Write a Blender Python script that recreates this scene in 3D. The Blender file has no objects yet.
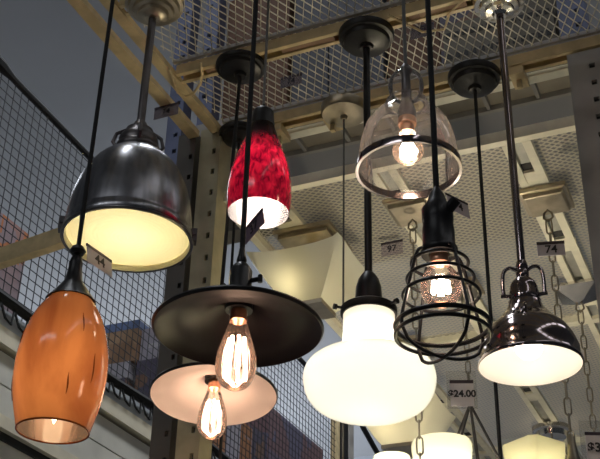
import bpy, bmesh, math, random
from math import sin, cos, pi, radians
from mathutils import Vector, Matrix

random.seed(7)
scene = bpy.context.scene
COL = scene.collection
CZ = 1.6                                     # eye height; rack heights below are given above it

# ------------------------------------------------------------------ camera
cam = bpy.data.cameras.new('camera')
cam.sensor_fit = 'HORIZONTAL'
cam.sensor_width = 36.0
cam.lens = 36.0 * 1138.5 / 600.0
cam.clip_start = 0.05
cam.clip_end = 100
camo = bpy.data.objects.new('camera', cam)
COL.objects.link(camo)
_p, _r, _y = .53357, .02596, .42186
fw = Vector((-sin(_y) * cos(_p), cos(_y) * cos(_p), sin(_p)))
r0 = Vector((cos(_y), sin(_y), 0))
u0 = r0.cross(fw)
ri = cos(_r) * r0 + sin(_r) * u0
up = -sin(_r) * r0 + cos(_r) * u0
M3 = Matrix((ri, up, -fw)).transposed()
camo.matrix_world = Matrix.Translation((0, 0, CZ)) @ M3.to_4x4()
scene.camera = camo

# ------------------------------------------------------------------ world, store and fill lights, exposure
world = bpy.data.worlds.new('world')
scene.world = world
world.use_nodes = True
bgn = world.node_tree.nodes['Background']
bgn.inputs['Color'].default_value = (.82, .90, 1.0, 1)
bgn.inputs['Strength'].default_value = 0.032

def area(name, loc, rot, sx, sy, power, color):
    l = bpy.data.lights.new(name, 'AREA')
    l.shape = 'RECTANGLE'; l.size = sx; l.size_y = sy
    l.energy = power; l.color = color
    o = bpy.data.objects.new(name, l)
    COL.objects.link(o)
    o.location = loc; o.rotation_euler = rot
    return o
# unseen store strip lights; the last two added for left rack and dome
area('strip_area_light', (-5.6, 9.0, 6.9), (0, 0, 0), .4, 9, 90, (.86, .92, 1.0))
area('strip_area_light', (2.6, 1.0, 6.9), (0, 0, 0), .4, 9, 40, (.95, .95, 1.0))
area('strip_area_light', (-1.9, 5.0, 6.9), (0, 0, 0), .4, 8, 200, (.90, .94, 1.0))  # added to brighten the fascia of the left rack
area('strip_area_light', (-1.8, -2.6, 5.2), (radians(55), 0, 0), 3.2, .25, 18, (.92, .95, 1.0))  # added behind the camera for streak highlights on the pewter dome
# added upward fill with no fixture under it, brightening the ceiling beyond the net
area('ceiling_fill_light', (-7.5, 13.0, 4.0), (pi, 0, 0), 1.2, 5, 190, (.84, .90, 1.0))

vs = scene.view_settings
vs.view_transform = 'Standard'
vs.look = 'None'
vs.gamma = 1
vs.exposure = 0.0
vs.use_curve_mapping = False

# ------------------------------------------------------------------ materials
def nt(name):
    m = bpy.data.materials.new(name)
    m.use_nodes = True
    t = m.node_tree
    t.nodes.clear()
    out = t.nodes.new('ShaderNodeOutputMaterial')
    return m, t, out

def N(t, typ, **kw):
    n = t.nodes.new(typ)
    for k, v in kw.items():
        if k in ('operation', 'blend_type', 'data_type', 'noise_dimensions', 'wave_type', 'bands_direction', 'vector_type'):
            setattr(n, k, v)
        else:
            n.inputs[k].default_value = v
    return n

def ramp(t, src, c0, c1, p0=.35, p1=.65):
    n = t.nodes.new('ShaderNodeValToRGB')
    n.color_ramp.elements[0].position = p0; n.color_ramp.elements[0].color = (*c0, 1)
    n.color_ramp.elements[1].position = p1; n.color_ramp.elements[1].color = (*c1, 1)
    t.links.new(src, n.inputs[0])
    return n.outputs[0]

def objco(t, scale=(1, 1, 1)):
    tc = t.nodes.new('ShaderNodeTexCoord')
    mp = t.nodes.new('ShaderNodeMapping')
    mp.inputs['Scale'].default_value = scale
    t.links.new(tc.outputs['Object'], mp.inputs['Vector'])
    return mp.outputs['Vector']

def pr(name, c, rough=.5, metal=0., vary=.12, scale=14., bump=0., aniso=(1, 1, 1), spec=None, coat=0.):
    """principled surface with a procedural wear / tone variation"""
    m, t, out = nt(name)
    b = t.nodes.new('ShaderNodeBsdfPrincipled')
    no = N(t, 'ShaderNodeTexNoise', Scale=scale, Detail=4.0)
    t.links.new(objco(t, aniso), no.inputs['Vector'])
    d = tuple(x * (1 - vary) for x in c); u = tuple(min(1, x * (1 + vary)) for x in c)
    t.links.new(ramp(t, no.outputs['Fac'], d, u), b.inputs['Base Color'])
    b.inputs['Roughness'].default_value = rough
    b.inputs['Metallic'].default_value = metal
    if spec is not None: b.inputs['Specular IOR Level'].default_value = spec
    if coat: b.inputs['Coat Weight'].default_value = coat
    if bump:
        bp = N(t, 'ShaderNodeBump', Strength=bump, Distance=.002)
        t.links.new(no.outputs['Fac'], bp.inputs['Height'])
        t.links.new(bp.outputs[0], b.inputs['Normal'])
    t.links.new(b.outputs[0], out.inputs[0])
    return m

def emit(name, c, s):
    m, t, out = nt(name)
    e = N(t, 'ShaderNodeEmission', Color=(*c, 1), Strength=s)
    t.links.new(e.outputs[0], out.inputs[0])
    return m

def shade_glass(name, outc, inc, trans=.6, dark=None, nscale=9., stretch=(1, 1, .35), lo=.45, hi=.62, rough=.12, gloss=.9, topfade=None):
    """cased art glass: coloured outside, pale liner inside, light passes through it"""
    m, t, out = nt(name)
    geo = t.nodes.new('ShaderNodeNewGeometry')
    if dark:
        no = N(t, 'ShaderNodeTexNoise', Scale=nscale, Detail=5.0, Distortion=.6)
        t.links.new(objco(t, stretch), no.inputs['Vector'])
        oc = ramp(t, no.outputs['Fac'], dark, outc, lo, hi)
    else:
        rg = t.nodes.new('ShaderNodeRGB'); rg.outputs[0].default_value = (*outc, 1)
        oc = rg.outputs[0]
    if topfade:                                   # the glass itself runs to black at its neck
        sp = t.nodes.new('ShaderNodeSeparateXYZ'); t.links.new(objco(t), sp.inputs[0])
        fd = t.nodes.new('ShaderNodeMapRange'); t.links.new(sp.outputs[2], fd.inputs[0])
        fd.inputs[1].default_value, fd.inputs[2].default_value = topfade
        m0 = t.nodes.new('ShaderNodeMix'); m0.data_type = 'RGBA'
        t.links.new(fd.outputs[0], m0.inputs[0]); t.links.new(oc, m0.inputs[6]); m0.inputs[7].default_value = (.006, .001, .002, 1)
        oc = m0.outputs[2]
    mx = t.nodes.new('ShaderNodeMix'); mx.data_type = 'RGBA'
    t.links.new(geo.outputs['Backfacing'], mx.inputs[0])
    t.links.new(oc, mx.inputs[6]); mx.inputs[7].default_value = (*inc, 1)
    df = t.nodes.new('ShaderNodeBsdfDiffuse'); t.links.new(mx.outputs[2], df.inputs['Color'])
    tr = t.nodes.new('ShaderNodeBsdfTranslucent'); t.links.new(oc, tr.inputs['Color'])
    ms = N(t, 'ShaderNodeMixShader'); ms.inputs[0].default_value = trans
    t.links.new(df.outputs[0], ms.inputs[1]); t.links.new(tr.outputs[0], ms.inputs[2])
    gl = N(t, 'ShaderNodeBsdfGlossy', Roughness=rough)
    fr = N(t, 'ShaderNodeFresnel', IOR=1.45)
    mu = N(t, 'ShaderNodeMath', operation='MULTIPLY'); mu.inputs[1].default_value = gloss
    t.links.new(fr.outputs[0], mu.inputs[0])
    m2 = t.nodes.new('ShaderNodeMixShader')
    t.links.new(mu.outputs[0], m2.inputs[0]); t.links.new(ms.outputs[0], m2.inputs[1]); t.links.new(gl.outputs[0], m2.inputs[2])
    t.links.new(m2.outputs[0], out.inputs[0])
    return m

def clear_glass(name, tint=(1, 1, 1), haze=.0, hazec=(.8, .7, .65), seeds=False, ior=1.5):
    m, t, out = nt(name)
    tp = N(t, 'ShaderNodeBsdfTransparent', Color=(*tint, 1))
    gl = N(t, 'ShaderNodeBsdfGlossy', Roughness=.04)
    fr = N(t, 'ShaderNodeFresnel', IOR=ior)
    m1 = t.nodes.new('ShaderNodeMixShader')
    t.links.new(fr.outputs[0], m1.inputs[0]); t.links.new(tp.outputs[0], m1.inputs[1]); t.links.new(gl.outputs[0], m1.inputs[2])
    cur = m1.outputs[0]
    if haze or seeds:
        df = N(t, 'ShaderNodeBsdfDiffuse', Color=(*hazec, 1)); tl = N(t, 'ShaderNodeBsdfTranslucent', Color=(*hazec, 1))
        md = t.nodes.new('ShaderNodeMixShader'); t.links.new(df.outputs[0], md.inputs[1]); t.links.new(tl.outputs[0], md.inputs[2])
        m2 = t.nodes.new('ShaderNodeMixShader')
        m2.inputs[0].default_value = haze
        if seeds:
            vo = N(t, 'ShaderNodeTexVoronoi', Scale=170.0)
            t.links.new(objco(t), vo.inputs['Vector'])
            no = N(t, 'ShaderNodeTexNoise', Scale=16.0, Detail=2.0)
            t.links.new(objco(t), no.inputs['Vector'])
            lt = N(t, 'ShaderNodeMath', operation='LESS_THAN'); lt.inputs[1].default_value = .26
            t.links.new(vo.outputs['Distance'], lt.inputs[0])
            g = N(t, 'ShaderNodeMath', operation='GREATER_THAN'); g.inputs[1].default_value = .44
            t.links.new(no.outputs['Fac'], g.inputs[0])
            a = N(t, 'ShaderNodeMath', operation='MULTIPLY'); t.links.new(lt.outputs[0], a.inputs[0]); t.links.new(g.outputs[0], a.inputs[1])
            s = N(t, 'ShaderNodeMath', operation='MULTIPLY_ADD'); s.inputs[1].default_value = .2; s.inputs[2].default_value = haze
            t.links.new(a.outputs[0], s.inputs[0]); t.links.new(s.outputs[0], m2.inputs[0])
            bp = N(t, 'ShaderNodeBump', Strength=.5, Distance=.004)
            t.links.new(no.outputs['Fac'], bp.inputs['Height']); t.links.new(bp.outputs[0], gl.inputs['Normal'])
        t.links.new(cur, m2.inputs[1]); t.links.new(md.outputs[0], m2.inputs[2])
        cur = m2.outputs[0]
    t.links.new(cur, out.inputs[0])
    return m

def expanded_metal(name, c, px, py, w):
    """steel sheet slit and stretched into rows of lozenge holes (open through)"""
    m, t, out = nt(name)
    sep = t.nodes.new('ShaderNodeSeparateXYZ'); t.links.new(objco(t), sep.inputs[0])
    def M(op, a, b=None, v=None):
        n = N(t, 'ShaderNodeMath', operation=op)
        t.links.new(a, n.inputs[0])
        if b is not None: t.links.new(b, n.inputs[1])
        if v is not None: n.inputs[1].default_value = v
        return n.outputs[0]
    u = M('DIVIDE', sep.outputs[0], v=px); v = M('DIVIDE', sep.outputs[1], v=py)
    def tri(x):
        return M('ABSOLUTE', M('SUBTRACT', M('FRACT', x), v=.5))
    a = tri(M('ADD', u, v)); b = tri(M('SUBTRACT', u, v))
    mn = M('MINIMUM', a, b)
    hole = M('GREATER_THAN', mn, v=w)
    bs = N(t, 'ShaderNodeBsdfPrincipled', Roughness=.45)
    bs.inputs['Base Color'].default_value = (*c, 1); bs.inputs['Metallic'].default_value = .15
    tp = t.nodes.new('ShaderNodeBsdfTransparent')
    ms = t.nodes.new('ShaderNodeMixShader')
    t.links.new(hole, ms.inputs[0]); t.links.new(bs.outputs[0], ms.inputs[1]); t.links.new(tp.outputs[0], ms.inputs[2])
    t.links.new(ms.outputs[0], out.inputs[0])
    return m

def carton(name, base, ink, scale):
    """printed carton: blocks of ink on board"""
    m, t, out = nt(name)
    b = N(t, 'ShaderNodeBsdfPrincipled', Roughness=.7)
    vo = N(t, 'ShaderNodeTexVoronoi', Scale=scale); vo.distance = 'CHEBYCHEV'
    t.links.new(objco(t), vo.inputs['Vector'])
    sp = t.nodes.new('ShaderNodeSeparateColor'); t.links.new(vo.outputs['Color'], sp.inputs[0])
    t.links.new(ramp(t, sp.outputs[0], base, ink, .55, .72), b.inputs['Base Color'])
    t.links.new(b.outputs[0], out.inputs[0])
    return m

M_ = {
 'ceiling': pr('ceiling_paint', (.42, .425, .43), .9, scale=.6, vary=.05),
 'wall': pr('wall_paint', (.62, .65, .70), .9, scale=.5, vary=.05),
 'floor': pr('polished_concrete', (.26, .25, .235), .35, scale=1.4),
 'tan': pr('cream_rack_paint', (.60, .47, .25), .45, scale=22, vary=.15),
 'post': pr('cream_post_paint', (.40, .36, .23), .45, scale=18),
 'rail': pr('white_rail_paint', (.82, .78, .63), .4, scale=20, vary=.08),
 'railin': pr('shaded_rail_web', (.42, .42, .38), .35, .4, scale=30),  # darker than the rails: shade inside the channel put into the colour
 'darkpost': pr('shaded_post_paint', (.10, .09, .075), .5, scale=9),  # outer post gets less light; that shade is put into the colour
 'greyboard': pr('grey_board', (.30, .30, .31), .8, scale=3, vary=.05),
 'greypost': pr('grey_post_paint', (.33, .31, .28), .5, scale=9),
 'bluepost': pr('blue_grey_post_paint', (.11, .13, .22), .5, scale=12),
 'hole': pr('slot_shade_black', (.03, .03, .03), .8),  # near-black stands in for the shade inside slots and gaps
 'wire': pr('galvanised_wire', (.62, .56, .42), .4, .3, scale=40),
 'panel': expanded_metal('expanded_steel_sheet', (.62, .58, .48), .024, .0165, .125),
 'net': pr('black_net_cord', (.012, .012, .015), .8),
 'rope': pr('black_rope', (.010, .010, .010), .85, bump=.5, scale=60),
 'black': pr('matte_black_metal', (.010, .009, .009), .36, scale=30, spec=.32),
 'cord': pr('black_fabric_cord', (.010, .010, .010), .75, scale=120, bump=.3),
 'greycord': pr('clear_grey_cord', (.16, .16, .15), .45),
 'bronze': pr('oil_rubbed_bronze', (.030, .020, .017), .3, .35, scale=12),
 'pewter': pr('brushed_pewter', (.27, .27, .285), .27, 1.0, scale=55, vary=.28, aniso=(1, 1, .04)),
 'pewter2': pr('dark_pewter', (.14, .13, .13), .35, .9),
 'cream': pr('cream_enamel_inside', (.80, .75, .56), .45, scale=8, vary=.03),
 'white': pr('white_enamel_inside', (.85, .81, .76), .35, scale=8, vary=.02),
 'pink': pr('white_enamel_disc', (.78, .68, .62), .3, scale=9, vary=.03),
 'brownin': pr('dark_bronze_enamel', (.0045, .0028, .0028), .40, .0, scale=9, spec=.16),
 'chrome': pr('black_chrome', (.26, .22, .22), .10, 1.0, scale=6, vary=.1),
 'nickel': pr('brushed_nickel', (.46, .40, .30), .34, 1.0, scale=30, vary=.1),
 'bright': pr('polished_nickel', (.75, .72, .68), .12, 1.0),
 'chain': pr('antique_nickel_chain', (.36, .32, .25), .3, .9),
 'brass': pr('copper_lamp_base', (.75, .40, .25), .3, .9),
 'bakelite': pr('black_lampholder', (.012, .012, .012), .35),
 'amber': shade_glass('amber_art_glass', (.66, .27, .10), (.85, .62, .53), .55, dark=(.34, .11, .04), nscale=7, stretch=(1, 1, .45), lo=.34, hi=.56),
 'ambermark': shade_glass('dark_amber_streak', (.28, .07, .015), (.5, .3, .2), .45),
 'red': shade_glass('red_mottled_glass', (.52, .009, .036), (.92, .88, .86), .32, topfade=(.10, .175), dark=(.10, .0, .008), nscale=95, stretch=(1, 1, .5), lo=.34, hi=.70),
 'opal': shade_glass('white_opal_glass', (.90, .89, .83), (.92, .90, .82), .6, rough=.08, gloss=.7),
 'frost': shade_glass('frosted_cream_glass', (.78, .76, .62), (.8, .78, .66), .5, rough=.18, gloss=.8),
 'shadeglass': shade_glass('cream_cup_glass', (.90, .87, .70), (.92, .89, .74), .6, rough=.2, gloss=.5),
 'lens': shade_glass('ribbed_lens_glass', (.90, .88, .70), (.90, .88, .70), .72, rough=.15, gloss=.5),
 'seeded': clear_glass('seeded_clear_glass', (.97, .96, .955), .06, (.72, .67, .65), seeds=True, ior=1.27),
 'bulbglass': clear_glass('clear_bulb_glass', (.99, .95, .93), .02, (.8, .6, .5)),
 'acrylic': clear_glass('clear_acrylic', (.93, .93, .93), .10, (.7, .7, .68)),
 'clearcard': clear_glass('clear_tag_sleeve', (.85, .82, .88), .16, (.6, .55, .6)),
 'plumcard': pr('plum_price_card', (.16, .11, .15), .5),
 'card': pr('price_card', (.52, .48, .54), .6, vary=.04),
 'ink': pr('price_ink', (.012, .010, .018), .6),
 'strip': pr('plum_card_band', (.035, .020, .030), .5),
 'blueband': pr('blue_board_edge', (.10, .14, .26), .6),
 'tile': pr('pale_carton_board', (.34, .30, .23), .7, scale=6),
 'fascia1': pr('fascia_blue_grey', (.46, .49, .52), .45, scale=4),
 'fascia2': pr('fascia_beige', (.74, .68, .52), .35, scale=6),
 'fascia3': pr('fascia_olive', (.62, .60, .52), .45, scale=4),
 'fascia4': pr('fascia_lit', (.80, .78, .66), .45, scale=4),  # paler for the light falling on the lower fascia
 'ctn_orange': carton('orange_print_carton', (.30, .22, .24), (.50, .17, .05), 9),
 'ctn_brown': carton('brown_carton', (.24, .14, .08), (.30, .19, .11), 4),
 'ctn_dark': carton('dark_print_carton', (.07, .06, .09), (.16, .09, .06), 10),
 'ctn_grey': carton('grey_print_carton', (.30, .28, .32), (.38, .36, .38), 6),
 'ctn_rust': carton('rust_print_carton', (.30, .13, .05), (.22, .17, .18), 8),
 'ctn_wine': carton('wine_print_carton', (.17, .10, .11), (.12, .11, .17), 5),
 'ctn_umber': pr('umber_carton', (.12, .055, .028), .8, scale=5),
 'ctn_slate': pr('slate_carton', (.09, .095, .115), .8, scale=5),
 'ctn_olive': pr('olive_carton', (.13, .115, .09), .8, scale=5),
}
def bulb_mat(name, s, c=(1, .80, .52)):
    M_[name] = emit(name, c, s)
bulb_mat('lamp_dome', 36, (1, .87, .64))
bulb_mat('lamp_amber', 8, (1, .72, .42))
bulb_mat('lamp_red', 24, (1, .86, .76))
bulb_mat('lamp_clear', 50, (1, .80, .58))
bulb_mat('lamp_cage', 50, (1, .78, .62))
bulb_mat('lamp_opal', 24, (1, .93, .78))
bulb_mat('lamp_right', 10.5, (1, .88, .72))
bulb_mat('lamp_frost', 9, (1, .84, .50))
bulb_mat('lamp_cup', 20, (1, .93, .74))
bulb_mat('lamp_low', 165, (1, .86, .62))
bulb_mat('lamp_far', 420, (1, .86, .62))  # unseen far bulbs, strength raised to light the far metal sheets
bulb_mat('filament', 24, (1, .66, .46))

# ------------------------------------------------------------------ mesh kit
class MB:
    def __init__(s):
        s.v, s.f, s.m = [], [], []
    def add(s, verts, faces, mi=0):
        b = len(s.v)
        s.v += [tuple(v) for v in verts]
        s.f += [tuple(b + i for i in f) for f in faces]
        s.m += [mi] * len(faces)
        return s
    def box(s, lo, hi, mi=0, mtx=None):
        x0, y0, z0 = lo; x1, y1, z1 = hi
        vv = [Vector(p) for p in ((x0,y0,z0),(x1,y0,z0),(x1,y1,z0),(x0,y1,z0),(x0,y0,z1),(x1,y0,z1),(x1,y1,z1),(x0,y1,z1))]
        if mtx is not None: vv = [mtx @ v for v in vv]
        return s.add(vv, [(0,3,2,1),(4,5,6,7),(0,1,5,4),(1,2,6,5),(2,3,7,6),(3,0,4,7)], mi)
    def bar(s, p0, p1, w, h=None, mi=0, upv=(0, 0, 1)):
        p0, p1 = Vector(p0), Vector(p1); h = h or w
        d = (p1 - p0).normalized(); u = Vector(upv)
        if abs(d.dot(u)) > .99: u = Vector((1, 0, 0))
        a = d.cross(u).normalized(); b = a.cross(d)
        vv = []
        for p in (p0, p1):
            for sa, sb in ((-1,-1),(1,-1),(1,1),(-1,1)):
                vv.append(p + a * sa * w / 2 + b * sb * h / 2)
        return s.add(vv, [(0,1,2,3),(7,6,5,4),(0,4,5,1),(1,5,6,2),(2,6,7,3),(3,7,4,0)], mi)
    def tube(s, pts, r, seg=8, closed=False, mi=0):
        P = [Vector(p) for p in pts]; n = len(P)
        R = r if isinstance(r, (list, tuple)) else [r] * n
        vv, ff = [], []
        prev = None
        for i in range(n):
            if closed: d = P[(i+1) % n] - P[i-1]
            else: d = P[min(i+1, n-1)] - P[max(i-1, 0)]
            d.normalize()
            if prev is None:
                a = d.orthogonal().normalized()
            else:
                a = (prev - d * prev.dot(d)).normalized()
            prev = a; b = d.cross(a)
            for k in range(seg):
                t = 2 * pi * k / seg
                vv.append(P[i] + (a * cos(t) + b * sin(t)) * R[i])
        rng = n if closed else n - 1
        for i in range(rng):
            for k in range(seg):
                j = (i + 1) % n; k2 = (k + 1) % seg
                ff.append((i*seg+k, i*seg+k2, j*seg+k2, j*seg+k))
        if not closed:
            ff.append(tuple(reversed(range(seg)))); ff.append(tuple((n-1)*seg + k for k in range(seg)))
        return s.add(vv, ff, mi)
    def lathe(s, prof, seg=48, mi=0, c=(0, 0, 0), mats=None):
        """prof: (radius, z) from bottom-outside upward gives outward normals"""
        vv, ff, mm = [], [], []
        n = len(prof)
        for r, z in prof:
            for k in range(seg):
                t = 2 * pi * k / seg
                vv.append((c[0] + r * cos(t), c[1] + r * sin(t), c[2] + z))
        for i in range(n - 1):
            for k in range(seg):
                k2 = (k + 1) % seg
                ff.append((i*seg+k, i*seg+k2, (i+1)*seg+k2, (i+1)*seg+k))
        b = len(s.v)
        s.v += vv
        for i, f in enumerate(ff):
            s.f.append(tuple(b + q for q in f)); s.m.append(mats[i // seg] if mats else mi)
        return s
    def solid(s, prof, seg=32, mi=0, c=(0, 0, 0)):
        """closed turned solid, profile from bottom to top"""
        return s.lathe([(1e-4, prof[0][1])] + list(prof) + [(1e-4, prof[-1][1])], seg, mi, c)
    def torus(s, R, r, z=0, seg=48, rs=8, c=(0, 0), mi=0):
        return s.tube([(c[0] + R * cos(2*pi*k/seg), c[1] + R * sin(2*pi*k/seg), z) for k in range(seg)], r, rs, True, mi)
    def build(s, name, mats, parent=None, smooth=False, loc=None, label=None):
        me = bpy.data.meshes.new(name)
        me.from_pydata(s.v, [], s.f)
        mats = mats if isinstance(mats, (list, tuple)) else [mats]
        for m in mats: me.materials.append(M_[m] if isinstance(m, str) else m)
        if len(mats) > 1: me.polygons.foreach_set('material_index', s.m)
        if smooth:
            me.polygons.foreach_set('use_smooth', [True] * len(me.polygons))
            try: me.set_sharp_from_angle(angle=radians(40))
            except Exception: pass
        me.update()
        o = bpy.data.objects.new(name, me)
        COL.objects.link(o)
        if parent: o.parent = parent
        if loc is not None: o.location = loc
        if label: o['label'] = label
        return o

def spline(prof, n=5):
    """smooth a profile through its points (Catmull-Rom)"""
    out = []
    P = [Vector((p[0], p[1], 0)) for p in prof]
    for i in range(len(P) - 1):
        a, b, c, d = P[max(i-1, 0)], P[i], P[i+1], P[min(i+2, len(P)-1)]
        for k in range(n):
            t = k / n
            q = .5 * ((2*b) + (c-a)*t + (2*a-5*b+4*c-d)*t*t + (3*b-a-3*c+d)*t**3)
            out.append((max(q.x, 1e-4), q.y))
    out.append(prof[-1])
    return out

def thing(name, label, cat, loc, group=None, rz=0):
    o = bpy.data.objects.new(name, None)
    o.empty_display_size = .05
    COL.objects.link(o)
    o.location = loc; o.rotation_euler = (0, 0, rz)
    o['label'] = label; o['category'] = cat
    if group: o['group'] = group
    return o

def tag(o, label, cat, group=None):
    o['label'] = label; o['category'] = cat
    if group: o['group'] = group
    return o

def struct(name, mb, mat):
    o = mb.build(name, mat); o['kind'] = 'structure'
    return o

def Z(h): return CZ + h

# ------------------------------------------------------------------ the store shell
struct('floor', MB().box((-9, -4, -.1), (7, 16, 0)), 'floor')
struct('ceiling', MB().box((-9, -4, 7.6), (7, 16, 7.7)), 'ceiling')
struct('wall_back', MB().box((-9, 16, 0), (7, 16.1, 7.6)), 'wall')
struct('wall_left', MB().box((-9.1, -4, 0), (-9, 16, 7.6)), 'wall')

# ------------------------------------------------------------------ front display rack: beams, posts, wire deck
H = Z(1.8)
rack = thing('display_rack', 'cream steel overhead rack with wire mesh deck holding the hanging pendant lamps', 'rack', (-.8, 2.0, 0))
ro = Vector(rack.location)
def rp(mb, name, mat, **k):
    mb.v = [tuple(Vector(v) - ro) for v in mb.v]
    return mb.build(name, mat, rack, **k)

def channel_x(x0, x1, y0, y1, z, h=.030, lip=.011):
    m = MB()
    m.box((x0, y0, z + h - .006), (x1, y1, z + h))            # web on top
    m.box((x0, y0, z), (x1, y0 + .004, z + h - .006))
    m.box((x0, y1 - .004, z), (x1, y1, z + h - .006))
    m.box((x0, y0 + .004, z), (x1, y0 + lip, z + .004))
    m.box((x0, y1 - lip, z), (x1, y1 - .004, z + .004))
    return m
for ya, yb in ((1.38, 1.42), (1.68, 1.72), (1.957, 1.999), (2.235, 2.277)):
    rp(channel_x(-1.235, .45, ya, yb, H), 'cross_beam', 'tan')
rp(MB().box((-1.235, 2.282, H - .012), (.45, 2.312, H - .006)).box((-1.235, 2.306, H - .006), (.45, 2.312, H + .02)), 'lower_angle', 'rail')
def channel_y(x0, x1, y0, y1, z, h=.018, lip=.009):
    m = MB()
    m.box((x0, y0, z + h - .005), (x1, y1, z + h))
    m.box((x0, y0, z), (x0 + .004, y1, z + h - .005))
    m.box((x1 - .004, y0, z), (x1, y1, z + h - .005))
    m.box((x0 + .004, y0, z), (x1 - .004, y1, z + .005))
    return m
rp(channel_y(-1.268, -1.240, 1.0, 2.22, H), 'side_beam', 'tan')
rp(channel_y(-1.338, -1.306, 1.0, 2.22, H), 'outer_side_beam', 'tan')

def post(x0, x1, y0, y1, z0, z1, pitch, hw, hh, hx):
    """upright with a row of slots recessed in its front face, backs coloured as shade"""
    m = MB()
    m.box((x0, y0 + .012, z0), (x1, y1, z1), 0)
    t = .012
    zz = z0 + pitch / 2
    a, b = hx - hw / 2, hx + hw / 2
    m.box((x0, y0, z0), (a, y0 + t, z1), 0)
    m.box((b, y0, z0), (x1, y0 + t, z1), 0)
    prev = z0
    while zz + hh < z1:
        m.box((a, y0, prev), (b, y0 + t, zz), 0)
        m.box((a, y0 + t - .001, zz), (b, y0 + t, zz + hh), 1)
        prev = zz + hh; zz += pitch
    m.box((a, y0, prev), (b, y0 + t, z1), 0)
    return m
rp(post(-1.302, -1.240, 2.222, 2.285, 0, H + .02, .066, .010, .017, -1.258), 'upright_post', ['post', 'hole'])
rp(post(-1.372, -1.318, 2.222, 2.285, 0, H + .02, .066, .010, .015, -1.330), 'outer_upright_post', ['darkpost', 'hole'])
rp(post(-.302, -.165, 2.222, 2.30, 0, H - .02, .050, .013, .014, -.246), 'wide_upright_post', ['greypost', 'hole'])
rp(MB().bar((-2.55, 2.32, Z(1.54)), (-1.36, 2.30, Z(1.675)), .03, .055), 'tie_bar', 'tan')

# diamond wire deck: crossing wires at +-65 degrees, each a real rod
wd = MB()
x0, x1, y0, y1 = -1.240, .45, 1.02, 2.235
zW = H + .036
for sg in (1, -1):
    dx, dy = .432 * sg, .902
    run = (y1 - y0) / dy
    step = .0225
    k = -60
    xs = x0 - 1.2
    while xs < x1 + 1.2:
        a = Vector((xs, y0)); b = Vector((xs + dx * run, y1))
        # clip to the deck
        t0, t1 = 0., 1.
        d = b.x - a.x
        for lim, s_ in ((x0, 1), (x1, -1)):
            if abs(d) > 1e-9:
                t = (lim - a.x) / d
                if d * s_ > 0: t0 = max(t0, t)
                else: t1 = min(t1, t)
        if t1 > t0 + .01:
            p, q = a.lerp(b, t0), a.lerp(b, t1)
            wd.bar((p.x, p.y, zW + sg * .001), (q.x, q.y, zW + sg * .001), .0020, .0026)
        xs += step
rp(wd, 'wire_deck', 'wire')
fr = MB()
for ya in (1.37, 1.67, 1.945, 2.222):
    fr.box((-1.240, ya, H + .030), (.45, ya + .010, H + .040))
rp(fr, 'deck_edge_bar', 'greypost')

# clamps and bracket hooks on the rear beam
for bx in (-1.085, -.430, -.93, -.70):
    m = MB().box((bx - .018, 2.235, H - .028), (bx + .018, 2.300, H - .006))
    m.box((bx - .006, 2.262, H - .05), (bx + .006, 2.274, H - .028))
    rp(m, 'beam_clamp', 'tan')
for bx in (-1.16, -.95, -.62):
    m = MB().box((bx, 1.964, H + .004), (bx + .10, 1.992, H + .022)).box((bx + .10, 1.970, H + .002), (bx + .14, 1.988, H + .018))
    rp(m, 'junction_clip', 'ctn_brown')
cl = MB().tube([(-1.236, 1.925, H - .004), (-1.243, 1.964, H - .012), (-1.256, 2.008, H - .014), (-1.246, 2.032, H - .014), (-1.221, 2.028, H - .014), (-1.185, 2.000, H - .012), (-1.166, 1.972, H - .008), (-1.150, 1.93, H - .004)], .0035, 6)
tag(cl.build('wire_loop', 'tan', None, True), 'loose loop of cream cable under the beam beside the black canopy', 'cable')
cl = MB().tube([(-.66, 1.94, H - .004), (-.60, 2.02, H - .012), (-.55, 2.03, H - .012), (-.52, 1.98, H - .010), (-.47, 1.95, H - .004)], .003, 6)
tag(cl.build('wire_loop', 'tan', None, True), 'cream cable sagging under the beam left of the polished canopy', 'cable')

# ------------------------------------------------------------------ rear rack: expanded metal decks and slotted rails
P = Z(1.6)
rear = thing('flush_mount_rack', 'lower rack of white slotted rails and expanded metal sheets behind the pendants', 'rack', (-.8, 3.3, 0))
ro2 = Vector(rear.location)
def rp2(mb, name, mat, **k):
    mb.v = [tuple(Vector(v) - ro2) for v in mb.v]
    return mb.build(name, mat, rear, **k)
for ya, yb in ((2.285, 3.31), (3.345, 4.40), (4.435, 5.5)):
    m = MB().box((-1.245, ya, P + .020), (-.295, yb, P + .0215))
    rp2(m, 'metal_sheet', 'panel')
for ya in (2.262, 3.312, 4.402, 5.5):
    rp2(MB().box((-1.26, ya, P), (-.29, ya + .022 + (.011 if ya > 3 else 0), P + .03)), 'front_rail' if ya < 3 else 'cross_rail', 'rail')
for xa in (-1.262, -.308):
    rp2(MB().box((xa, 2.285, P), (xa + .022, 5.5, P + .03)), 'edge_rail', 'rail')
for xc in (-1.125, -.800, -.456):
    for ya, yb in ((2.285, 3.312), (3.345, 4.402), (4.435, 5.5)):
        m = MB()
        m.box((xc - .036, ya, P), (xc - .016, yb, P + .016)).box((xc + .014, ya, P), (xc + .036, yb, P + .016))
        m.box((xc - .016, ya, P + .012), (xc + .014, yb, P + .016), 1)
        for q in range(3):
            yy = ya + .14 + q * .36
            m.box((xc - .016, yy, P + .002), (xc + .014, yy + .075, P + .011), 0)
            m.box((xc - .016, yy - .03, P + .0105), (xc + .014, yy, P + .0119), 2)  # dark patch on the web, standing for shade beside the spacer
        rp2(m, 'slotted_rail', ['rail', 'railin', 'hole'])

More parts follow.
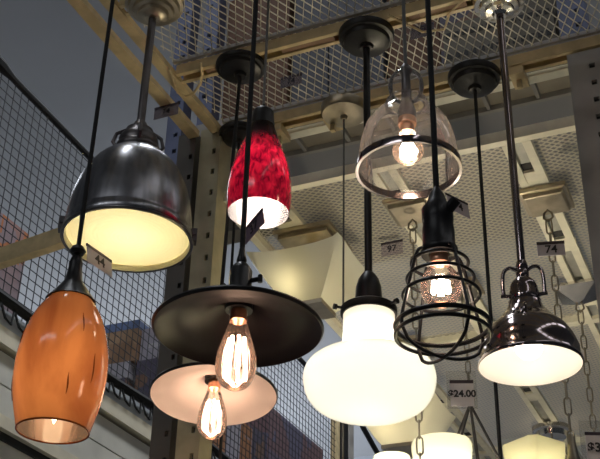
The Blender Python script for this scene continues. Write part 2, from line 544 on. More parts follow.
# ------------------------------------------------------------------ storage rack beyond: deck edge of pale boards, uprights, cartons above
store = thing('storage_rack', 'dark storage rack with perforated blue grey posts seen above and behind the mesh', 'rack', (-1, 3.1, 0))
ro3 = Vector(store.location)
def rp3(mb, name, mat, **k):
    mb.v = [tuple(Vector(v) - ro3) for v in mb.v]
    return mb.build(name, mat, store, **k)
dk = MB(); dx_ = MB()
xx = -1.62
while xx < .3:
    dk.box((xx + .008, 2.74, Z(2.215)), (xx + .152, 2.925, Z(2.225)))
    dx_.box((xx - .006, 2.72, Z(2.2)), (xx + .006, 2.94, Z(2.222)))
    xx += .16
rp3(dk, 'deck_board', 'tile')
dx_.box((-1.62, 2.925, Z(2.195)), (.3, 2.94, Z(2.235))).box((-1.62, 2.715, Z(2.195)), (.3, 2.735, Z(2.25)))
rp3(dx_, 'deck_grid', 'greypost')
rp3(MB().box((-1.62, 2.945, Z(2.20)), (.3, 3.75, Z(2.23))), 'shelf_sheet', 'greyboard')
rp3(MB().box((-2.0, 2.89, Z(1.92)), (-1.40, 2.97, Z(1.98))), 'deck_beam', 'darkpost')
for xa, xb, hx in ((-1.846, -1.784, -1.806), (-1.722, -1.664, -1.70)):
    rp3(post(xa, xb, 2.9, 2.96, Z(1.98), Z(3.4), .072, .016, .018, hx), 'blue_post', ['bluepost', 'hole'])
rp3(post(-.41, -.32, 2.93, 2.94 + .05, Z(2.24), Z(3.4), .06, .016, .018, -.35), 'blue_post', ['bluepost', 'hole'])
for xa, xb, y, z0, z1, mt, lb in (
    (-1.655, -1.395, 2.96, 2.231, 3.02, 'ctn_umber', 'dark brown carton above the mesh behind the round black canopies'),
    (-1.385, -1.245, 2.98, 2.231, 3.0, 'ctn_slate', 'narrow slate grey carton on the upper deck right of the brown one'),
    (-1.235, -1.03, 2.97, 2.231, 3.05, 'ctn_slate', 'wide slate grey carton above the mesh left of the long black rod'),
    (-1.02, -.83, 2.99, 2.231, 3.0, 'ctn_umber', 'reddish brown carton above the mesh behind the clear glass lamp'),
    (-.82, -.63, 2.97, 2.231, 2.95, 'ctn_dark', 'dark printed carton above the mesh over the bell canopy'),
    (-.62, -.42, 2.97, 2.231, 2.9, 'ctn_olive', 'olive carton above the mesh beside the polished canopy'),
    ):
    tag(MB().box((xa, y, Z(z0)), (xb, y + .5, Z(z1))).build('carton', mt), lb, 'box', 'cartons above the wire deck')

m = MB().box((-.80, 2.935, Z(2.33)), (-.425, 2.955, Z(2.60)), 0)
for k in range(13):
    for zz in (2.37, 2.45, 2.54):
        m.box((-.79 + k * .028, 2.933, Z(zz)), (-.79 + k * .028 + .017, 2.936, Z(zz + .022)), 1)  # dark plates on the face stand in for shaded holes
rp3(m, 'perforated_beam', ['ctn_olive', 'hole'])

# ------------------------------------------------------------------ left rack: fascia, net, cartons behind it
XN = -3.0
lr = thing('pallet_rack', 'long grey and beige rack fascia running under the black net at lower left', 'rack', (-3.3, 5.5, 0))
ro4 = Vector(lr.location)
def rp4(mb, name, mat, **k):
    mb.v = [tuple(Vector(v) - ro4) for v in mb.v]
    return mb.build(name, mat, lr, **k)
for z0, z1, x, mt, nm in ((2.11, 2.215, -.02, 'fascia1', 'top_panel'), (2.035, 2.11, .02, 'fascia2', 'beige_beam'), (2.015, 2.035, -.03, 'hole', 'shadow_gap'),  # gap strips are solid, near-black for the shade inside them
                          (1.880, 2.015, -.005, 'fascia3', 'upper_panel'), (1.872, 1.880, -.02, 'hole', 'panel_joint'),
                          (1.745, 1.872, -.005, 'fascia3', 'lower_panel'), (1.69, 1.745, .01, 'fascia2', 'beige_rail'), (1.655, 1.69, -.02, 'hole', 'lower_gap'),
                          (1.40, 1.655, -.03, 'fascia4', 'lit_band')):  # lowest band is coloured pale as if lit
    rp4(MB().box((XN - .35, 1.5, Z(z0)), (XN + x, 8.4, Z(z1))), nm, mt)
rp4(MB().box((XN - .9, 1.5, 2.9), (XN - .06, 8.4, 3.0)), 'shelf_deck', 'fascia3')
rp4(MB().box((XN - .9, 1.5, Z(2.19)), (XN - .03, 8.4, Z(2.205))), 'top_deck', 'fascia1')
ep = thing('rack_end_post', 'cream and black end posts of the left rack under the opal lamp', 'post', (XN, 7.6, 0))
for ya, yb, mt in ((7.445, 7.53, 'tan'), (7.55, 7.70, 'black'), (7.73, 7.82, 'greypost')):
    MB().box((-.05, ya - 7.6, 0), (-.01, yb - 7.6, Z(3.25))).build('post_bar', mt, ep)

net = thing('safety_net', 'black square mesh net hung between ropes across the left rack', 'net', (XN, 5.5, Z(2.2)))
NY0, NY1 = 2.2, 7.42
def ztop(y): return 1.09 + .018 * cos((y - 3.2) * 2.1) + (.06 * max(0, 3.4 - y))
nm = MB()
y = NY0
while y <= NY1:
    nm.bar((0, y - 5.5, 0), (.0, y - 5.5, ztop(y)), .0034, .0034)
    y += .053
z = .03
while z < 1.09:
    nm.bar((0, NY0 - 5.5, z), (0, NY1 - 5.5, z), .0033, .0033)
    z += .0465
nm.build('net_mesh', 'net', net)
nys = [NY0 + (NY1 - NY0) * k / 60 for k in range(61)]
MB().tube([(0, y - 5.5, ztop(y)) for y in nys], [.030 if y < 3.33 else .017 for y in nys], 8).build('top_rope', 'rope', net, True)
MB().tube([(.015, y - 5.5, .022 + .012 * sin(y * 4)) for y in nys], .024, 8).build('bottom_rope', 'rope', net, True)
ls = MB()
for k in range(34):
    yy = 3.0 + k * .10
    ls.tube([(.02, yy - 5.5, .01), (.034, yy - 5.47, -.06), (.03, yy - 5.42, -.07), (.02, yy - 5.40, .01)], .006, 5)
ls.build('lashing', 'rope', net)
MB().tube([(.06, 7.80 - 5.5, 1.00), (.05, 7.86 - 5.5, .985), (.05, 8.05 - 5.5, .925), (.05, 8.26 - 5.5, .86), (.05, 8.5 - 5.5, .78)], .022, 8).build('tail_rope', 'rope', net, True)

zt = 2.2055
def carton_at(x0, x1, y0, y1, z0, z1, mt, lb, band=None):
    t = MB().box((x0, y0, Z(z0)), (x1, y1, Z(z1))).build('carton', mt)
    tag(t, lb, 'box', 'cartons behind the net')
    if band:
        b = MB().box((x0 - .002, y0 - .002, Z(z1) - band), (x1 + .002, y1 + .002, Z(z1) + .002)).build('printed_band', 'blueband', t)
    return t
carton_at(-3.55, -3.08, 2.6, 3.735, zt, 2.69, 'ctn_orange', 'orange and mauve printed carton behind the net at the left edge')
carton_at(-3.62, -3.28, 5.0, 5.45, zt, 2.50, 'ctn_dark', 'dark printed carton under the brown one behind the net')
carton_at(-3.64, -3.27, 5.0, 5.45, 2.501, 2.60, 'ctn_grey', 'flat grey carton between the dark and brown cartons')
carton_at(-3.66, -3.24, 5.0, 5.45, 2.601, 2.85, 'ctn_brown', 'brown carton with blue top band left of the black disc shade', .05)
carton_at(-3.235, -3.06, 5.02, 5.45, zt, 2.60, 'ctn_dark', 'dark carton low beside the cream upright post')
carton_at(-3.23, -3.06, 5.03, 5.45, 2.601, 2.80, 'ctn_grey', 'pale grey carton stacked beside the brown one')
ys = 5.50
for k, (w, h, mt, lb) in enumerate(((.20, .26, 'ctn_grey', 'slim grey carton just behind the white disc bulb'),
        (.17, .34, 'ctn_rust', 'first rust coloured carton right of the white disc'),
        (.20, .37, 'ctn_grey', 'grey mauve carton between two rust cartons under the net'),
        (.17, .40, 'ctn_rust', 'second rust coloured carton, nearer the opal lamp'),
        (.18, .42, 'ctn_dark', 'dark carton between the rust ones and the wide wine box'))):
    carton_at(-3.5, -3.09, ys, ys + w - .012, zt, zt + h, mt, lb)
    ys += w
carton_at(-3.6, -3.09, 6.45, 7.40, zt, 2.86, 'ctn_wine', 'wide wine and slate carton beneath the opal schoolhouse lamp')

# ------------------------------------------------------------------ lamp pieces
def canopy(t, x, y, R, mat, h=.025, steps=True, z=None):
    z = H if z is None else z
    if steps:
        pf = [(R * .22, -h - .012), (R * .26, -h - .004), (R * .62, -h), (R * .80, -h + .004), (R * .84, -h * .55), (R * .96, -h * .5), (R, -h * .3), (R, 0)]
    else:
        pf = [(R * .12, -h * 1.5), (R * .16, -h * 1.15), (R * .60, -h * 1.08), (R * .94, -h), (R, -h * .8), (R, 0)]
    return MB().solid(pf, 48, 0, (x, y, z)).build('canopy', mat, t, True)

def local(t):
    return Vector(t.location)

def cordpart(t, x, y, z0, z1, r, mat, name='cord', x1=None):
    o = MB().tube([(x, y, z0), ((x + (x1 if x1 is not None else x)) / 2, y, (z0 + z1) / 2), (x1 if x1 is not None else x, y, z1)], r, 10)
    return o.build(name, mat, t, True)

def edison(t, z, R=.031, base=.022, L=.14, glass='bulbglass', fil='filament'):
    """z = underside of lampholder; hangs down by L"""
    b = MB().solid([(.013, z - base), (.0135, z - base + .004), (.0125, z - base + .008), (.0135, z - base + .012), (.0125, z - base + .016), (.013, z)], 24).build('bulb', 'brass', t, True)
    zb = z - base
    pf = [(.0005, zb - L + .022), (.012, zb - L + .024), (.022, zb - L + .031), (.029, zb - L + .045), (R, zb - L + .060), (.029, zb - L + .080), (.023, zb - L + .102), (.016, zb - .010), (.0125, zb)]
    MB().lathe(spline(pf, 4), 40).build('bulb_glass', glass, b, True)
    f = MB()
    n = 7
    for k in range(n):
        a = 2 * pi * k / n
        rt, rb = .0115, .0170
        zt_, zb_ = zb - .030, zb - L + .040
        f.tube([(rt * cos(a), rt * sin(a), zt_), ((rt + .002) * cos(a + .1), (rt + .002) * sin(a + .1), zt_ - .02), (rb * cos(a), rb * sin(a), zb_ + .008), ((rb - .001) * cos(a), (rb - .001) * sin(a), zb_)], .0027, 6)
    f.build('filament', fil, b, True)
    st = MB().tube([(0, 0, zb), (0, 0, zb - L + .055)], .0022, 6)
    st.build('glass_stem', glass, b, True)
    return b

def globe(t, z, R, mat, base=.02, name='bulb', neck=.012):
    """frosted bulb hanging from z"""
    pf = [(.0005, z - base - 2 * R - .010), (R * .55, z - base - 1.84 * R - .010), (R * .92, z - base - 1.42 * R - .010), (R, z - base - R - .010), (R * .86, z - base - .5 * R - .010), (R * .6, z - base - .12 * R), (neck, z - base)]
    b = MB().lathe(spline(pf, 4), 28).build(name, mat, t, True)
    MB().solid([(neck, z - base), (neck * 1.06, z - base * .5), (neck, z)], 20).build('bulb_base', 'brass', b, True)
    return b

# ------------------------------------------------------------------ row nearest the camera (y = 1.40)
# amber art-glass pendant
zb = Z(.628)
t = thing('pendant_lamp', 'amber brown art glass pendant with slender bullet shade at lower left', 'pendant lamp', (-1.045, 1.40, zb))
pf = [(.0570, 0), (.0610, .015), (.0705, .056), (.0745, .104), (.0695, .153), (.0560, .197), (.0350, .232), (.0200, .248), (.0130, .254)]
sh = MB().lathe(spline(pf, 6), 64).build('lamp_shade', 'amber', t, True)
MB().torus(.0566, .0016, .0, 64).build('rim', 'ambermark', sh, True)
for a, z, l in ((-.75, .055, .034), (-.55, .165, .036), (-2.25, .150, .030), (-.2, .09, .05), (-2.6, .07, .05)):
    r = .0795 if z < .12 else .0712
    m = MB()
    pts = []
    for k in range(7):
        zz = z - l / 2 + l * k / 6
        rr = [q for q in spline(pf, 6)]
        rad = min(rr, key=lambda q: abs(q[1] - zz))[0]
        pts.append((rad * cos(a + .010 * sin(k * .9)), rad * sin(a + .010 * sin(k * .9)), zz))
    m.tube(pts, [.0003, .0009, .0013, .0016, .0013, .0009, .0003], 6)
    m.build('dark_streak', 'ambermark', sh, True)
MB().solid([(.0425, .2275), (.0355, .237), (.025, .252), (.015, .266), (.0115, .292), (.012, .300), (.009, .312), (.0045, .318)], 24).build('socket', 'black', t, True)
MB().solid([(.0105, .318), (.0145, .324), (.0105, .332)], 16).build('cord_grip', 'black', t, True)
cordpart(t, 0, 0, .33, H - zb - .03, .0040, 'cord')
canopy(t, 0, 0, .062, 'black', z=H - zb)
pfb = [(.0005, .012), (.004, .020), (.011, .040), (.018, .065), (.021, .085), (.018, .108), (.012, .125), (.011, .150)]
MB().lathe(spline(pfb, 4), 24).build('bulb', 'lamp_amber', t, True)

# black disc
def disc_lamp(label, x, y, z, R, inner, cordx=0, Lb=.135, tilt=0.):
    t = thing('pendant_lamp', label, 'pendant lamp', (x, y, z), 'flat disc pendants with squirrel cage bulbs')
    top = [(R, .000), (R + .0015, .003), (R, .006), (R * .72, .013), (R * .40, .025), (.034, .042), (.020, .050)]
    inn = [(.020, .046), (.032, .038), (R * .40, .021), (R * .72, .009), (R - .004, .0015), (R - .002, -.001), (R, 0)]
    pf = inn + top[1:]
    # inner faces first, then outer
    mats = [0] * (len(inn) - 2) + [1] * (len(pf) - 1 - (len(inn) - 2))
    MB().lathe(pf, 72, mats=mats).build('lamp_shade', [inner, 'black'], t, True)
    MB().solid([(.021, .034), (.021, .048), (.020, .062), (.018, .068), (.018, .104), (.014, .112), (.009, .118)], 28).build('socket', 'bakelite', t, True)
    MB().tube([(.016, 0, .084), (.034, 0, .084)], .004, 8).tube([(.034, 0, .078), (.034, 0, .090)], .004, 8).build('switch_key', 'black', t, True)
    MB().solid([(.007, .118), (.0085, .124), (.006, .134), (.004, .150)], 16).build('cord_grip', 'black', t, True)
    cordpart(t, 0, 0, .148, H - z - .025, .0045, 'cord', x1=cordx)
    canopy(t, cordx, 0, .063, 'black', z=H - z)
    edison(t, .038, L=Lb)
    # the shade hangs a little askew on its cord
    d = Vector((-x, -y, 0)).normalized()
    ax = Vector((d.y, -d.x, 0))
    R4 = Matrix.Translation((0, 0, .148)) @ Matrix.Rotation(radians(tilt), 4, ax) @ Matrix.Translation((0, 0, -.148))
    for ch in t.children:
        if ch.name.split('.')[0] not in ('cord', 'canopy'):
            ch.matrix_basis = R4
    return t
disc_lamp('flat black metal disc pendant with glowing filament bulb, nearest of the discs', -.728, 1.40, Z(.746), .130, 'brownin', tilt=2)
t = disc_lamp('white lined disc pendant with filament bulb, below and behind the black disc', -1.081, 1.985, Z(.909), .134, 'pink', cordx=.016, tilt=6.5)

# cage pendant
zc = Z(.655)
t = thing('cage_pendant_lamp', 'black wire cage pendant with clear round bulb right of the opal lamp', 'pendant lamp', (-.405, 1.40, zc))
MB().solid([(.026, .160), (.0275, .163), (.0275, .170), (.0240, .175), (.0240, .200), (.0225, .212), (.0235, .218), (.0235, .238), (.015, .250), (.012, .262), (.008, .270), (.005, .276)], 32).build('socket', 'black', t, True)
MB().tube([(.018, -.004, .232), (.032, -.008, .244)], .0085, 12).build('thumb_screw', 'black', t, True)
cordpart(t, 0, 0, .25, H - zc - .025, .0046, 'cord')
canopy(t, 0, 0, .062, 'black', z=H - zc)
cg = MB()
W = .0026
for R, z in ((.0410, .146), (.0480, .121), (.0545, .095)):
    cg.torus(R, W, z, 48, 8)
for k in range(4):
    a = 2 * pi * k / 4 + .85
    pts = [(.026, .166), (.034, .162), (.0405, .148), (.0475, .122), (.0540, .096), (.0600, .072), (.0645, .054), (.0660, .042), (.0655, .030)]
    cg.tube([(r * cos(a), r * sin(a), z) for r, z in spline(pts, 3)], W, 8)
cg.build('wire_cage', 'black', t, True)
MB().torus(.066, .0036, .046, 56, 8).build('upper_ring', 'black', t, True)
MB().torus(.0665, .0030, .032, 56, 8).build('lower_ring', 'black', t, True)
for a in (.85, .85 + pi / 2):
    pts = []
    for k in range(17):
        u = -1 + 2 * k / 16
        r = .0655 * u
        pts.append((r * cos(a), r * sin(a), .032 - .034 * math.sqrt(max(0, 1 - u * u))))
    MB().tube(pts, W, 8).build('bottom_hoop', 'black', t, True)
b = MB().solid([(.0135, .146), (.0145, .150), (.0135, .154), (.0145, .158), (.0135, .164)], 24).build('bulb', 'brass', t, True)
pf = [(.0005, .076), (.012, .0785), (.022, .086), (.0285, .097), (.030, .107), (.0275, .121), (.021, .133), (.0155, .140), (.0135, .146)]
MB().lathe(spline(pf, 4), 36).build('bulb_glass', 'bulbglass', b, True)
f = MB()
for k in range(5):
    a = 2 * pi * k / 5
    f.tube([(.011 * cos(a), .011 * sin(a), .115), (.012 * cos(a + .5), .012 * sin(a + .5), .100)], .003, 6)
    f.tube([(.011 * cos(a), .011 * sin(a), .115), (.012 * cos(a - .5), .012 * sin(a - .5), .100)], .0026, 6)
f.build('filament', 'lamp_cage', b, True)

# ------------------------------------------------------------------ second row (y = 1.70)
# dome pendant
zd = Z(1.155)
t = thing('dome_pendant_lamp', 'large brushed pewter dome pendant on a rod at upper left', 'pendant lamp', (-1.150, 1.70, zd))
outer = [(.1315, 0), (.1335, .004), (.1335, .020), (.1310, .024), (.1285, .055), (.1215, .100), (.1085, .142), (.0880, .180), (.0600, .208), (.0440, .219)]
inner = [(.0440, .214), (.0600, .202), (.0870, .173), (.1065, .138), (.1190, .098), (.1255, .055), (.1270, .024), (.1265, .012), (.1285, 0)]
o2 = outer[:3] + spline(outer[3:], 4)
i2 = []
sp_ = spline(inner, 6)
for k, (r, z) in enumerate(sp_):                      # fine prismatic ribs of the lens-like liner
    i2.append((r - (.0012 if k % 2 else 0), z))
pf = i2 + o2
mats = [0] * (len(i2) - 1) + [1] * (len(o2))
MB().lathe(pf, 80, mats=mats).build('lamp_shade', ['cream', 'pewter'], t, True)
MB().torus(.1325, .0032, .002, 80).build('rim', 'pewter2', t, True)
MB().solid([(.046, .216), (.049, .222), (.047, .232), (.043, .236), (.044, .244), (.040, .258), (.032, .266), (.030, .276), (.018, .282), (.014, .296), (.011, .300)], 40).build('neck_cap', 'pewter2', t, True)
for k in range(4):
    a = .6 + k * pi / 2
    m = MB().tube([(.044 * cos(a), .044 * sin(a), .226), (.054 * cos(a), .054 * sin(a), .240), (.048 * cos(a), .048 * sin(a), .262), (.026 * cos(a), .026 * sin(a), .276)], .0042, 8)
    m.build('cap_rib', 'pewter2', t, True)
for k in range(3):
    a = radians((-148, 32, 100)[k])
    mt = Matrix.Rotation(a, 4, 'Z')
    m = MB().box((.130, -.012, .012), (.141, .012, .040), 0, mt).tube([mt @ Vector((.135, -.016, .028)), mt @ Vector((.135, .016, .028))], .0055, 10)
    m.build('rim_latch', 'pewter2', t, True)
cordpart(t, 0, 0, .298, H - zd - .03, .0092, 'pewter2', 'rod')
MB().solid([(.016, -.052), (.022, -.046), (.034, -.044), (.037, -.036), (.046, -.034), (.049, -.026), (.058, -.024), (.061, -.014), (.068, -.012), (.069, 0)], 56, 0, (0, 0, H - zd)).build('canopy', 'nickel', t, True)
lens = []
for k in range(46):
    r = .1265 * k / 45
    lens.append((max(r, .0006), .012 - .004 * (1 - (r / .1265) ** 2) + (.0009 if k % 3 == 0 else 0)))
MB().lathe(lens[::-1], 72).build('glass_lens', 'lens', t, True)
MB().solid([(.018, .158), (.018, .214)], 20).build('socket', 'white', t, True)
globe(t, .160, .026, 'lamp_dome', base=.012)

# red pendant
zr = Z(1.157)
t = thing('pendant_lamp', 'small red mottled glass pendant with glowing white inside and black neck', 'pendant lamp', (-.853, 1.70, zr))
pf = [(.0600, 0), (.0628, .020), (.0630, .062), (.0565, .105), (.0440, .148), (.0310, .185), (.0240, .212), (.0210, .230)]
sh = MB().lathe(spline(pf, 5), 64).build('lamp_shade', 'red', t, True)
MB().solid([(.0275, .192), (.0250, .208), (.0232, .226), (.0222, .242), (.019, .247), (.008, .251), (.005, .262)], 32).build('socket', 'black', t, True)
cordpart(t, 0, 0, .258, H - zr - .025, .0030, 'greycord')
canopy(t, 0, 0, .060, 'nickel', z=H - zr)
globe(t, .175, .026, 'lamp_red', base=.03)

# clear seeded glass pendant
zg = Z(1.182)
t = thing('pendant_lamp', 'clear seeded glass bell pendant with dark rim band and round bulb', 'pendant lamp', (-.5435, 1.70, zg))
pf = [(.0950, 0), (.0945, .018), (.0925, .045), (.0880, .072), (.0790, .100), (.0600, .126), (.0430, .139), (.0375, .147), (.0380, .156), (.0385, .160), (.0310, .166), (.0270, .172), (.0330, .184), (.0345, .200), (.0290, .219), (.0150, .232), (.0080, .234)]
sh = MB().lathe(spline(pf, 4), 72).build('lamp_shade', 'seeded', t, True)
MB().lathe([(.0940, -.003), (.0990, -.003), (.0995, .004), (.0990, .012), (.0955, .013), (.0940, .012), (.0940, -.003)], 72).build('rim_band', 'chrome', t, True)
MB().torus(.0385, .0022, .158, 48).build('neck_bead', 'seeded', sh, True)
MB().solid([(.018, .118), (.018, .135), (.014, .150), (.010, .165), (.0085, .225), (.012, .232), (.012, .240), (.006, .250)], 28).build('socket', 'pewter2', t, True)
MB().solid([(.0175, .104), (.0185, .110), (.0175, .116), (.0175, .119)], 24).build('bulb_collar', 'brass', t, True)
cordpart(t, 0, 0, .245, H - zg - .025, .0038, 'greycord')
canopy(t, 0, 0, .060, 'nickel', z=H - zg)
b = globe(t, .102, .030, 'bulbglass', base=.016, neck=.013)
f = MB()
for k in range(5):
    a = 2 * pi * k / 5
    f.tube([(.006 * cos(a), .006 * sin(a), .060), (.015 * cos(a + .3), .015 * sin(a + .3), .042), (.010 * cos(a + 1), .010 * sin(a + 1), .028)], .0042, 6)
f.build('filament', 'lamp_clear', b, True)

# ------------------------------------------------------------------ third row (y = 1.99)
# schoolhouse
zs = Z(.830)
t = thing('schoolhouse_pendant_lamp', 'white opal glass schoolhouse pendant on a long black rod, centre', 'pendant lamp', (-.732, 1.99, zs))
pf = [(.0006, 0), (.040, .001), (.078, .006), (.108, .020), (.1260, .042), (.1330, .066), (.1330, .084), (.1260, .102), (.1060, .117), (.0800, .127), (.0625, .138), (.0555, .154), (.0535, .190), (.0540, .226)]
MB().lathe(spline(pf, 4), 72).build('lamp_shade', 'opal', t, True)
MB().solid([(.0570, .216), (.0590, .219), (.0590, .232), (.0540, .236), (.0300, .240), (.0290, .250), (.0270, .282), (.0220, .300), (.0150, .312), (.0100, .318)], 48).build('fitter', 'black', t, True)
for k in range(3):
    a = -.35 + k * 2 * pi / 3
    MB().tube([(.056 * cos(a), .056 * sin(a), .226), (.072 * cos(a), .072 * sin(a), .226)], .003, 8).tube([(.070 * cos(a), .070 * sin(a), .226), (.077 * cos(a), .077 * sin(a), .226)], .0062, 10).build('thumb_screw', 'black', t, True)
cordpart(t, 0, 0, .312, H - zs - .025, .0084, 'black', 'rod')
canopy(t, 0, 0, .067, 'black', h=.034, z=H - zs)
globe(t, .215, .034, 'lamp_opal', base=.05)

# black chrome barn pendant
zq = Z(.884)
t = thing('pendant_lamp', 'dark chrome bell pendant with white inside and looped yoke, right side', 'pendant lamp', (-.4075, 1.99, zq))
outer = [(.0985, 0), (.1000, .003), (.0985, .010), (.0960, .013), (.0960, .030), (.0890, .052), (.0760, .074), (.0540, .097), (.0380, .118), (.0310, .134)]
inner = [(.0290, .130), (.0360, .114), (.0520, .093), (.0735, .071), (.0865, .050), (.0930, .030), (.0955, .010), (.0970, 0)]
i2 = spline(inner, 4); o2 = outer[:5] + spline(outer[5:], 4)
MB().lathe(i2 + o2, 72, mats=[0] * (len(i2) - 1) + [1] * len(o2)).build('lamp_shade', ['white', 'chrome'], t, True)
MB().solid([(.031, .130), (.032, .136), (.0295, .139), (.0300, .146), (.0285, .149), (.0290, .156), (.0270, .160), (.0275, .166), (.0245, .176), (.0160, .186), (.0125, .190), (.0135, .200), (.0105, .206), (.0125, .214), (.0100, .225)], 40).build('neck_cap', 'chrome', t, True)
ya = radians(10)
for s in (-1, 1):
    pts = [(.010, .206), (.022, .213), (.033, .210), (.039, .196), (.040, .168), (.039, .152)]
    m = MB().tube([(s * r * cos(ya), s * r * sin(ya), z) for r, z in spline(pts, 3)], .0040, 10)
    m.tube([(s * .026 * cos(ya), s * .026 * sin(ya), .150), (s * .045 * cos(ya), s * .045 * sin(ya), .152)], .0042, 10)
    m.build('yoke_arm', 'chrome', t, True)
cordpart(t, 0, 0, .22, H - zq - .04, .0084, 'chrome', 'rod')
MB().solid([(.014, -.052), (.018, -.044), (.032, -.042), (.034, -.034), (.044, -.032), (.047, -.022), (.056, -.020), (.060, -.008), (.062, 0)], 56, 0, (0, 0, H - zq)).build('canopy', 'bright', t, True)
MB().solid([(.020, .085), (.020, .132)], 20).build('socket', 'white', t, True)
globe(t, .090, .026, 'lamp_right', base=.014)

# ------------------------------------------------------------------ rear row (y = 2.25): canopies in view, shades hang below the picture
def mini(label, x, y, can, canR, cordr, cordmat, zlow, steps=True, cordx=0, lamp='lamp_low', h=.025):
    t = thing('pendant_lamp', label, 'pendant lamp', (x, y, zlow))
    canopy(t, 0, 0, canR, can, h, steps, z=H - zlow)
    cordpart(t, cordx, 0, .27, H - zlow - h, cordr, cordmat, x1=0)
    pf = [(.060, 0), (.072, .03), (.070, .09), (.052, .15), (.030, .19), (.020, .20)]
    MB().lathe(spline(pf, 4), 40).build('lamp_shade', 'shadeglass', t, True)
    MB().solid([(.022, .19), (.022, .24), (.012, .27)], 24).build('socket', 'black', t, True)
    globe(t, .14, .028, lamp)
    return t
mini('black canopy pendant tucked behind the neck of the red shade', -1.196, 2.247, 'black', .057, .0038, 'cord', Z(.22), lamp='lamp_cup')
mini('round silver canopy pendant on a thin grey cord behind the schoolhouse rod', -.888, 2.24, 'nickel', .060, .0024, 'greycord', Z(.25), steps=False, h=.028)
mini('black bell canopy pendant whose thin cord drops behind the chrome lamp', -.537, 2.24, 'black', .066, .0042, 'cord', Z(.25), h=.036)

# ------------------------------------------------------------------ flush and chain-hung lights under the lower rack
def chain(t, x, y, z0, z1, mat, pitch=.041, w=.0092, r=.0023, a0=0.):
    m = MB()
    n = int((z1 - z0) / pitch)
    for k in range(n + 1):
        zc_ = z1 - pitch * (k + .5)
        L = pitch / 2 + r
        a = a0 + (pi / 2 if k % 2 else 0)
        pts = []
        for j in range(14):
            u = 2 * pi * j / 14
            px_ = w * cos(u); pz = L * sin(u)
            px_ = max(-w * .8, min(w * .8, px_ * 1.15))
            pts.append((x + px_ * cos(a), y + px_ * sin(a), zc_ + pz))
        m.tube(pts, r, 6, True)
    return m.build('chain', mat, t, True)

def square_canopy(t, s, mat, h=.026, pyramid=False):
    m = MB()
    def ring(a, z): return [(-a, -a, z), (a, -a, z), (a, a, z), (-a, a, z)]
    prof = [(s * .18, -h * 1.7), (s, -h * .35), (s, 0)] if pyramid else [(s * .74, -h), (s * .80, -h * .96), (s * .84, -h * .55), (s * .97, -h * .5), (s, -h * .4), (s, 0)]
    vv = []
    for a, z in prof: vv += ring(a, z)
    ff = [(3, 2, 1, 0)]
    for i in range(len(prof) - 1):
        for k in range(4):
            ff.append((i*4+k, i*4+(k+1) % 4, (i+1)*4+(k+1) % 4, (i+1)*4+k))
    ff.append(tuple((len(prof)-1)*4 + k for k in range(4)))
    m.add(vv, ff)
    return m.build('canopy', mat, t)

def cup(t, x, y, z, R, hgt, mat='shadeglass', square=False, rot=0., lamp='lamp_cup', taper=.72):
    if square:
        m = MB()
        prof = [(R * taper, 0), (R * .93, hgt * .55), (R, hgt * .9), (R * .99, hgt), (R * .93, hgt), (R * .66, .01)]
        rows = []
        for a, zz in prof:
            row = []
            for k in range(4):
                for j in range(4):
                    b = rot + k * pi / 2 + (j - 1.5) * .10
                    row.append((x + a * 1.30 * cos(b), y + a * 1.30 * sin(b), z + zz))
            rows.append(row)
        vv = [v for r_ in rows for v in r_]; n = 16; ff = []
        for i in range(len(prof) - 1):
            for k in range(n):
                ff.append((i*n+k, i*n+(k+1) % n, (i+1)*n+(k+1) % n, (i+1)*n+k))
        m.add(vv, ff)
        s = m.build('glass_cup', mat, t, True)
    else:
        pf = [(.020, 0), (R * .7, .004), (R * .88, hgt * .3), (R * .99, hgt * .75), (R, hgt * .93), (R * .97, hgt)]
        s = MB().lathe(spline(pf, 4), 40, 0, (x, y, z)).build('glass_cup', mat, t, True)
    pfb = [(.012, z + .02), (.022, z + hgt * .3), (.024, z + hgt * .5), (.015, z + hgt * .68), (.001, z + hgt * .72)]
    MB().lathe(spline(pfb, 3), 20, 0, (x, y, 0)).build('bulb', lamp, t, True)
    MB().solid([(.010, z - .05), (.020, z - .04), (.024, z - .012), (.016, z), (.016, z + .022)], 24, 0, (x, y, 0)).build('socket_cup', 'nickel', t, True)
    return s

# square frosted bowl fixtures
def square_bowl(label, x, y, zt_, half, low, hgt, pan=True):
    t = thing('flush_mount_light', label, 'ceiling light', (x, y, zt_), 'square frosted glass bowl lights')
    m = MB()
    n = 12; rows = 9; vv = []; ff = []
    for i in range(rows + 1):
        u = i / rows
        a = low + (half - low) * (u ** .8)
        z = -hgt + hgt * u
        for k in range(4):
            for j in range(n):
                s = -1 + 2 * j / n
                # side k from corner to corner; corners rounded, side edges lifted slightly toward the corners
                rx = a * (1 - .06 * abs(s) ** 8)
                lift = .020 * (abs(s) ** 3) * u
                p = Vector((a * s, -rx, z + lift))
                p = Matrix.Rotation(k * pi / 2, 4, 'Z') @ p
                vv.append(p)
    R_ = 4 * n
    for i in range(rows):
        for k in range(R_):
            ff.append((i*R_+k, i*R_+(k+1) % R_, (i+1)*R_+(k+1) % R_, (i+1)*R_+k))
    m.add(vv, ff)
    m.build('glass_bowl', 'frost', t, True)
    m = MB().box((-low - .004, -low - .004, -hgt - .010), (low + .004, low + .004, -hgt + .002))
    m.build('bottom_frame', 'nickel', t)
    MB().box((-.012, -.012, -hgt + .002), (.012, .012, P - zt_ - .024)).build('stem', 'nickel', t)
    pn = MB()
    s = .085; h = P - zt_
    pn.box((-s, -s, h - .012), (s, s, h)).box((-s * .86, -s * .86, h - .024), (s * .86, s * .86, h - .012))
    pn.build('mounting_pan', 'nickel', t)
    for sx in (-.05,):
        g = globe(t, -.004, .022, 'lamp_frost', base=.014, name='bulb')
        g.location = (-.030, -.052, 0)
    return t
square_bowl('square frosted glass bowl light glowing beside the red pendant', -1.098, 2.535, Z(1.500), .140, .047, .118)
